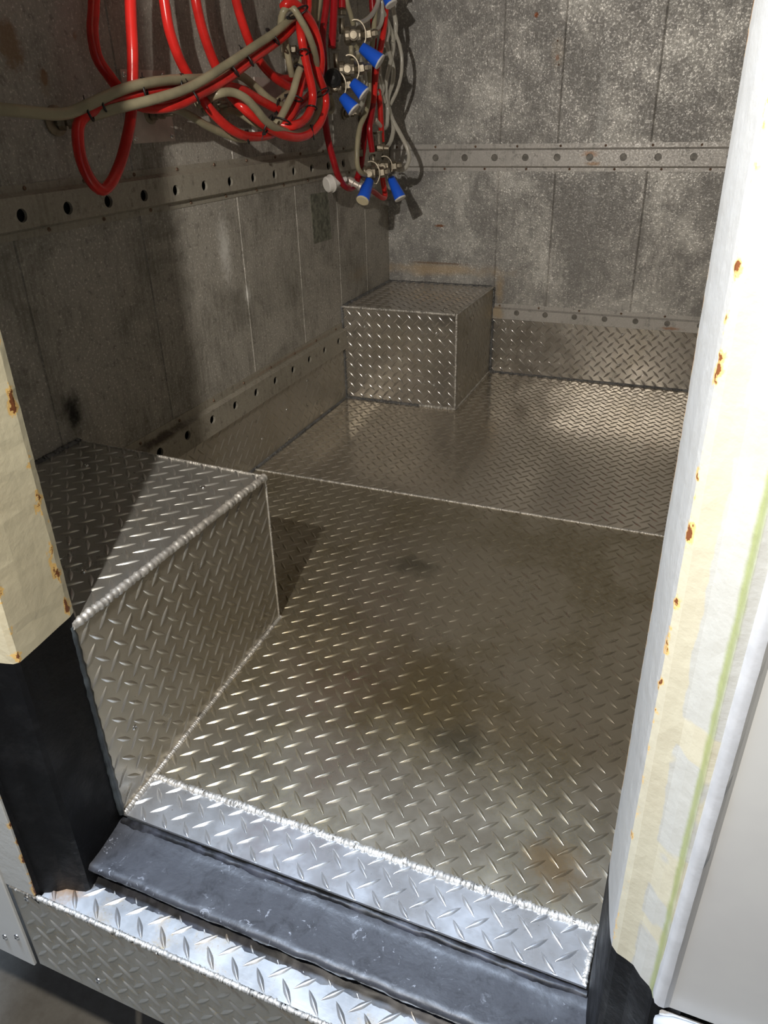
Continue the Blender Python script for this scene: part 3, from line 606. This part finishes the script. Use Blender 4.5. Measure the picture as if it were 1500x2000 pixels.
R_([(380, -20, .06), (384, 10, .06), (396, 60, .06), (414, 112, .06), (432, 150, .06), (451, 186, .075), (475, 211, .10), (500, 232, .11), (529, 252, .115), (557, 265, .12), (586, 268, .12), (610, 258, .12), (627, 236, .12), (636, 205, .12), (633, 178, .12), (622, 147, .12), (612, 118, .115), (603, 85, .11), (598, 50, .10), (601, 15, .09), (601, -20, .09)],
   'bright red hose making the outer bottom curve of the bundle', up=True)
R_([(457, -20, .05), (462, 5, .05), (472, 40, .05), (487, 82, .05), (505, 117, .05), (529, 145, .055), (553, 163, .06), (571, 171, .06), (590, 168, .06), (603, 155, .06)],
   'red hose right of four parallel ones, curving to the right in the middle', up=True)
R_([(492, 92, .035), (510, 122, .035), (532, 146, .035), (556, 154, .035), (580, 152, .035)], 'short shaded piece of red hose just above the middle curve', d=.035)
R_([(553, 14, .11), (560, 7, .12), (571, 6, .125), (583, 13, .13), (598, 29, .13), (612, 52, .13), (621, 80, .13), (627, 112, .13), (626, 140, .12), (620, 165, .10)], 'red hose arching over the top right of the bundle')
R_([(588, 15, .10), (586, 48, .12), (589, 76, .13), (595, 107, .13), (602, 139, .13), (608, 165, .13), (611, 190, .13), (606, 216, .13), (591, 237, .125), (568, 246, .12), (546, 243, .10), (532, 236, .09)], 'red hose forming the inner strand of the bundle loop')
R_([(600, 110, .09), (592, 142, .1), (584, 180, .105), (577, 207, .105), (566, 228, .105), (553, 240, .10), (540, 246, .09)], 'red hose slanting down beside the grey brown tube inside the loop')
C_([(-40, 210, .085), (0, 213, .085), (40, 217, .085), (78, 221, .085), (112, 223, .085), (140, 219, .085), (170, 206, .088), (210, 187, .09), (248, 172, .09), (285, 163, .088), (325, 157, .085), (360, 155, .08), (400, 153, .07), (440, 146, .06), (470, 148, .06), (499, 170, .065), (526, 194, .075), (550, 206, .08), (575, 208, .08)],
   'olive tube entering from the left frame edge and riding the bundle top', r=.0082)
C_([(140, 236, .055), (165, 231, .07), (195, 222, .085), (228, 212, .095), (300, 194, .105), (360, 175, .11), (400, 154, .112), (450, 122, .112), (502, 87, .112), (535, 65, .112), (562, 42, .11), (578, 25, .11), (584, -20, .10)],
   'brown grey tube crossing diagonally up beside the red hose to the top', r=.0078)
C_([(385, 205, .05), (402, 196, .07), (424, 184, .1), (451, 180, .11), (478, 191, .12), (499, 212, .125), (519, 236, .125), (541, 251, .12), (570, 258, .11), (602, 251, .11), (619, 228, .11), (624, 195, .11), (618, 160, .11), (609, 125, .11), (603, 100, .10)],
   'pale olive tube arching in front of the red hoses at centre', r=.0078)
C_([(324, 211, .06), (346, 214, .06), (375, 228, .06), (405, 246, .06), (440, 262, .065), (470, 271, .07), (495, 268, .07)], 'olive tube sagging under the bundle toward its lowest tie', r=.0072)
C_([(440, 214, .04), (468, 222, .045), (492, 238, .06), (515, 250, .07), (535, 258, .08)], 'cloudy tube leading from the wall fitting behind the red hoses', r=.0065)
C_([(548, 60, .1), (549, 38, .105), (555, 20, .115), (565, 14, .12), (575, 19, .13), (588, 40, .138), (601, 64, .142), (611, 90, .14), (617, 113, .13), (620, 135, .115)], 'glossy olive tube arching under the top red arch')
C_([(549, 30, .09), (554, 62, .09), (560, 96, .09), (565, 123, .09), (570, 147, .085)], 'yellowish tube hanging in front of the chrome wall fitting', r=.007)
C_([(594, 105, .10), (588, 128, .11), (579, 156, .112), (571, 184, .112), (560, 207, .112), (547, 232, .105), (535, 246, .095)], 'brown grey tube slanting down inside the loop', r=.0078)
C_([(544, 196, .06), (556, 186, .06), (575, 175, .06), (592, 172, .06)], 'short grey tube crossing level in the middle of the bundle', r=.006)
C_([(622, 140, .07), (634, 166, .07), (645, 190, .07), (650, 206, .07), (648, 216, .07), (638, 220, .065), (626, 214, .06)], 'olive tube turning in a small hook right of the bundle', r=.006)
C_([(611, -20, .07), (611, 20, .07), (613, 60, .07), (618, 100, .06)], 'pale olive tube hanging at the top beside the red arch', up=True, r=.0072)
C_([(626, -20, .07), (623, 10, .07), (616, 50, .07), (614, 90, .06)], 'pale olive tube hanging second at the top beside the red arch', up=True, r=.0072)
R_([(590, -20, .07), (588, 5, .075), (581, 22, .08), (570, 36, .08)], 'red hose entering at the top edge just left of the pale tubes', up=True)
DR = dict(mat=M['darkred'])
R_([(638, -20, .09), (637, 10, .09), (630, 70, .09), (632, 110, .08), (634, 160, .07)], 'dark red hose hanging furthest left behind the couplers', up=True, r=.0078, **DR)
R_([(653, -20, .10), (652, 20, .10), (650, 60, .10), (648, 92, .10)], 'dark red hose going down to the second coupler', up=True, r=.009, **DR)
R_([(668, -20, .11), (668, 0, .11), (668, 16, .11)], 'dark red hose ending at the nut of the top coupler', up=True, r=.009, **DR)
R_([(634, 200, .06), (635, 235, .07), (642, 278, .08), (651, 312, .085), (660, 342, .085), (671, 361, .085), (684, 368, .085), (697, 361, .085)], 'red hose hanging in a long curve below the bundle to the tee', r=.0082, **DR)
R_([(703, 362, .10), (726, 372, .10), (744, 385, .10), (751, 386, .10), (752, 378, .10), (749, 360, .10), (747, 345, .10)], 'red hose with a sharp bend under the lower couplers', r=.0075)
KK = dict(ymax=1.96)
R_([(726, -20), (728, 12), (730, 50), (729, 92), (726, 135), (722, 180), (716, 232), (708, 297), (703, 332), (697, 352)], 'dark red hose running down the middle of the corner bunch', r=.0085, up=True, mat=M['darkred'], d=.10, ymax=1.99)
R_([(730, 200), (724, 232), (722, 255), (725, 280), (727, 296)], 'red hose with a bright highlight going down to the lower coupler nut', r=.0078, mat=M['darkred'], d=.12, ymax=1.93)
R_([(756, -20), (754, 15), (750, 55), (744, 92), (736, 132), (732, 168), (729, 205), (724, 240)], 'bright red hose crossing down through the corner bunch', r=.0075, up=True, d=.12, ymax=1.94)
R_([(738, 176), (742, 200), (744, 235), (746, 277)], 'bright red hose behind the clear tubes above the lower rail end', r=.0075, d=.12, ymax=1.98)
K_ = lambda pts, lab, **k: hose('vinyl_tube', pts, k.pop('r', .0056), k.pop('mat', M['clear']), lab, 'clear vinyl tubes hanging in the corner', d=.12, **k)
K_([(676, -20), (678, 5), (684, 25), (690, 48)], 'clear tube dropping into the top of the uppermost coupler', ymax=1.90, up=True, mat=M['olive'])
K_([(742, -20), (738, 6), (728, 26), (713, 40), (694, 47)], 'clear tube curving left to the uppermost coupler', ymax=1.88)
K_([(745, -20), (746, 10), (747, 32), (741, 52), (727, 62)], 'clear tube curving into the right side of the uppermost coupler', ymax=1.86, up=True)
K_([(764, -20), (768, 16), (773, 46), (772, 68), (766, 84)], 'clear tube bowing out furthest right near the top', ymax=1.92, up=True)
K_([(748, 22), (756, 45), (759, 62), (755, 80), (759, 100), (766, 122), (769, 142), (766, 165), (758, 190), (757, 220), (755, 244), (748, 250), (733, 234)], 'clear twisting tube ending in a narrow U below the handles', ymax=1.90)
K_([(750, 26), (760, 50), (767, 72), (768, 96), (761, 128), (754, 160), (754, 190), (758, 212), (766, 232), (768, 256), (760, 282), (744, 293)], 'clear tube twisting down to the elbow beside the lower coupler', ymax=1.91)
K_([(773, 66), (781, 90), (785, 118), (783, 150), (775, 178), (762, 205)], 'thin clear tube bowing to the right in front of the wall shadow', r=.0045, ymax=1.90)
K_([(759, 208), (766, 232), (782, 262), (795, 288), (799, 308), (794, 325), (783, 333), (772, 329)], 'clear tube hooking round to the right of the lower coupler', ymax=1.89)
K_([(733, 20), (728, 80), (722, 130), (720, 192), (714, 222), (703, 248), (698, 282), (698, 322), (706, 338), (717, 343)], 'cloudy tube hanging left of the reds down to the lower left coupler', ymax=1.88, r=.0062, mat=M['olive'])
K_([(697, 98), (706, 125), (713, 150), (714, 176), (708, 200), (698, 218)], 'clear tube behind the blue handles bending back to the wall', ymax=1.95)
K_([(696, 90), (700, 104), (697, 114), (690, 121)], 'short clear tube joining the first and second couplers', ymax=1.88, mat=M['olive'])
K_([(686, 90), (686, 104), (690, 120)], 'short cloudy tube hidden between the first and second couplers', ymax=1.93, mat=M['olive'])
K_([(740, 120), (742, 150), (748, 172), (742, 186), (735, 178)], 'clear tube doubling back beside the bright red hose', ymax=1.93)
K_([(737, 150), (744, 175), (752, 200)], 'stub of clear tube showing white glare between the bunch', ymax=1.97, r=.004)

# black ties round the bundle
def tie(px, ang, w, label, d=.1, t=.0032, tail=0):
    c = hang(px, d); r_ = ray(px); dist = (c - CAM) @ RR[2]; pxm = dist / FPX
    a = math.radians(ang); across = RR[0] * math.cos(a) + RR[1] * math.sin(a); fw = RR[2]
    P = [c + across * (w * pxm * math.cos(k)) + fw * (.011 * math.sin(k)) for k in np.linspace(0, 2 * math.pi, 21)]
    mb = MB(); mb.tube(P, t * .55, 6, cap=False)
    e = c - across * (w * pxm); mb.box(e[0] - .003, e[0] + .003, e[1] - .003, e[1] + .003, e[2] - .003, e[2] + .003, bev=.0006)
    if tail: mb.tube([e, e - across * tail * .5, e - across * tail + RR[2] * .003], .0009, 6)
    tag(mb.build('cable_tie', M['tie']), label, 'cable tie', 'black cable ties round the hoses')
for px, an, w, d, lab in [
    ((174, 217), 68, 19, .088, 'first black tie from the left, just above the drooping loop'), ((203, 201), 75, 17, .09, 'second black tie from the left on the bundle'),
    ((283, 173), 78, 19, .09, 'black tie on the bundle over the stainless plate'), ((357, 163), 82, 16, .085, 'black tie on the upper strand left of the crossing'),
    ((379, 182), 60, 21, .108, 'thick black tie on the front diagonal strand at the crossing'), ((454, 133), 50, 19, .11, 'black tie on the diagonal strand above the pale arch'),
    ((484, 112), 55, 19, .11, 'black tie midway up the diagonal strand'), ((534, 72), 50, 18, .11, 'black tie near the upper end of the diagonal strand'),
    ((582, 24), -30, 22, .132, 'black tie at the very top of the hose arch'), ((592, 102), -10, 10, .135, 'upper left of two ties side by side inside the loop'),
    ((607, 96), -12, 12, .13, 'upper right of two ties side by side inside the loop'), ((586, 132), 20, 9, .115, 'black tie at the top of the slanting grey tube'),
    ((575, 191), 15, 17, .112, 'black tie across the slanting tube and hose inside the loop'), ((629, 181), -30, 15, .125, 'black tie on the right side of the loop'),
    ((609, 211), 5, 10, .133, 'black tie at the bend of the inner strand'), ((550, 236), 15, 17, .112, 'black tie near the bottom of the slanting strand'),
    ((524, 243), -65, 20, .122, 'long black tie sloping across the bottom left of the loop'), ((611, 259), 80, 13, .122, 'black tie at the bottom right of the loop'),
    ((484, 268), 80, 12, .09, 'lowest black tie under the sagging hose'), ((543, 207), -75, 14, .085, 'black tie on the rear strand in the middle of the bundle')]:
    tie(px, an, w, lab, d, tail=.012 if w > 18 else 0)

# ================================================================== COUPLERS
def coupler(px, hs, he, y, label, d=.12, cap='white_plastic', s=1., nut=True, side=True, ye=None):
    c = hang(px, d, y); dep = (c - CAM) @ RR[2]; f = lambda u, k=0.: CAM + ray(u) * (dep + k)
    a = f(hs, -.010); b = f(he, -.028 if ye else -.004); s *= 1.18; r0 = empty('keg_coupler', tuple(c)); tag(r0, label, 'coupler', 'metal couplers with blue handles')
    rt = np.array([.93, .30, 0.]); rt /= np.linalg.norm(rt); up = np.array([0, 0, 1.]); fw = np.array([.35, -.94, 0])
    mb = MB(); mb.lathe(c - rt * .020 * s, rt, [(0, .012 * s), (.004 * s, .0165 * s), (.012 * s, .0165 * s), (.014 * s, .012 * s), (.024 * s, .012 * s), (.026 * s, .017 * s), (.034 * s, .017 * s), (.038 * s, .011 * s)], 18)
    mb.lathe(c, fw, [(0, .010 * s), (.020 * s, .010 * s), (.021 * s, .007 * s), (.026 * s, .007 * s)], 14); mb.build('body', M['nickel'], r0)
    if nut:
        mb = MB(); q = c - rt * .024 * s; mb.lathe(q + up * .004 * s, up, [(0, .006 * s), (.026 * s, .006 * s)], 12, smooth=True)
        mb.lathe(q + up * .036 * s, up, [(0, .0105 * s), (.014 * s, .0105 * s)], 6); mb.lathe(q + up * .050 * s, up, [(0, .006 * s), (.004 * s, .0075 * s), (.008 * s, .0055 * s), (.012 * s, .0075 * s), (.022 * s, .005 * s)], 12); mb.build('inlet', M['nickel'], r0)
    if side:
        mb = MB(); q = c + rt * .018 * s; dr = rt + up * .12; mb.lathe(q, dr, [(0, .008 * s), (.006 * s, .012 * s), (.016 * s, .012 * s), (.018 * s, .007 * s), (.024 * s, .0085 * s), (.030 * s, .006 * s)], 6); mb.build('outlet', M['nickel'], r0)
    arc = []
    for k in np.linspace(-1.9, 1.0, 12): arc.append(c + rt * (.004 + .020 * math.cos(k)) * s - up * (.026 * math.sin(k)) * s + fw * .012 * s)
    mb = MB(); arc2 = spline(arc + [a], .004)
    for i in range(len(arc2) - 1):
        p, q_ = arc2[i], arc2[i + 1]; w_ = fw * .0055 * s; tt = np.cross((q_ - p) / (np.linalg.norm(q_ - p) + 1e-9), fw) * .0012
        mb.add([p - w_ - tt, q_ - w_ - tt, q_ + w_ - tt, p + w_ - tt, p - w_ + tt, q_ - w_ + tt, q_ + w_ + tt, p + w_ + tt], [(0, 3, 2, 1), (4, 5, 6, 7), (0, 1, 5, 4), (3, 7, 6, 2)])
    mb.build('lever', M['nickel'], r0)
    L = np.linalg.norm(b - a); dd = (b - a) / L
    mb = MB(); mb.lathe(a, dd, [(0, .0085 * s), (L * .02, .0098 * s), (L * .94, .0150 * s), (L * .97, .0152 * s)], 22, smooth=True); h = mb.build('handle', M['blue'], r0)
    mb = MB(); mb.lathe(a + dd * L * .965, dd, [(0, .0150 * s), (.003, .0150 * s), (.0042, .0135 * s)], 22); mb.build('end_cap', M[cap], h)
coupler((692, 70), (706, 92), (742, 121), 1.86, 'uppermost full coupler, its long blue handle pointing down right')
coupler((680, 136), (688, 160), (711, 183), 1.92, 'second coupler down with a shorter blue handle', s=.95)
coupler((655, 168), (668, 188), (691, 214), 1.95, 'shaded coupler with a dark blue handle nearest the left wall', d=.09, nut=False, s=.95)
coupler((742, -40), (750, -22), (764, 8), 1.86, 'coupler at the top frame edge showing only its blue handle tip', nut=False, s=.9)
coupler((748, 326), (763, 347), (782, 388), 1.86, 'lower right coupler with a bright blue handle hanging down', s=.9)
coupler((722, 338), (722, 352), (708, 392), 1.90, 'lower left coupler whose dull blue handle shows a cream end', cap='cream_cap', s=.95, ye=1.80)
c = hang((650, 153), .10, 1.9); mb = MB(); mb.lathe(c, (.5, -.86, .1), [(0, .017), (.004, .0195), (.008, .0195), (.010, .016), (.008, .013), (.010, .009), (.012, .004)], 26)
tag(mb.build('round_cap', M['black_plastic']), 'round black cap in front of the shaded coupler', 'cap')
c = hang((742, 288), .12, 1.90); mb = MB()
mb.lathe(c + np.array([0, 0, -.006]), (0, 0, 1), [(0, .010), (.012, .010), (.014, .007), (.040, .006), (.042, .008), (.046, .008)], 6); mb.lathe(c, (.95, .2, -.1), [(-.006, .010), (.010, .010), (.012, .0065), (.024, .0065)], 10)
mb.lathe(c + np.array([-.004, 0, .034]), (-1, .2, 0), [(0, .003), (.022, .003)], 8)
tag(mb.build('elbow_fitting', M['nickel']), 'metal elbow fitting between the red hose and a clear tube in the corner', 'hose fitting')
p0 = hang((678, 351), .08); p1 = p0 + RR[0] * .030 + RR[1] * .016; mb = MB(); dv = p1 - p0
mb.lathe(p0, dv, [(0, .008), (.006, .011), (np.linalg.norm(dv) * .55, .011), (np.linalg.norm(dv) * .6, .008), (np.linalg.norm(dv), .008)], 12); mb.lathe(p1 + dv * .05, dv, [(0, .011), (.006, .011)], 12)
tag(mb.build('hose_joiner', M['steel']), 'grey metal joiner where the long red hose meets the bent one', 'hose fitting')
p0 = hang((637, 361), .06); p1 = p0 + RR[0] * .040 - RR[1] * .021 + RR[2] * .022; dv = p1 - p0; L = np.linalg.norm(dv)
pl = empty('drain_plug', tuple(p0)); tag(pl, 'white ribbed plastic plug hanging below the upper left rail', 'plug')
mb = MB(); mb.lathe(p0, dv, [(0, .0155), (.002, .0185), (.012, .0195), (.014, .0195)], 26, smooth=False); mb.build('cap', M['white_plastic'], pl)
mb = MB(); mb.lathe(p0 + dv / L * .014, dv, [(0, .0215), (.003, .0215), (.0035, .016), (.010, .015), (.011, .013), (L - .016, .0065), (L - .004, .006)], 22); mb.build('stem', M['white_plastic'], pl)
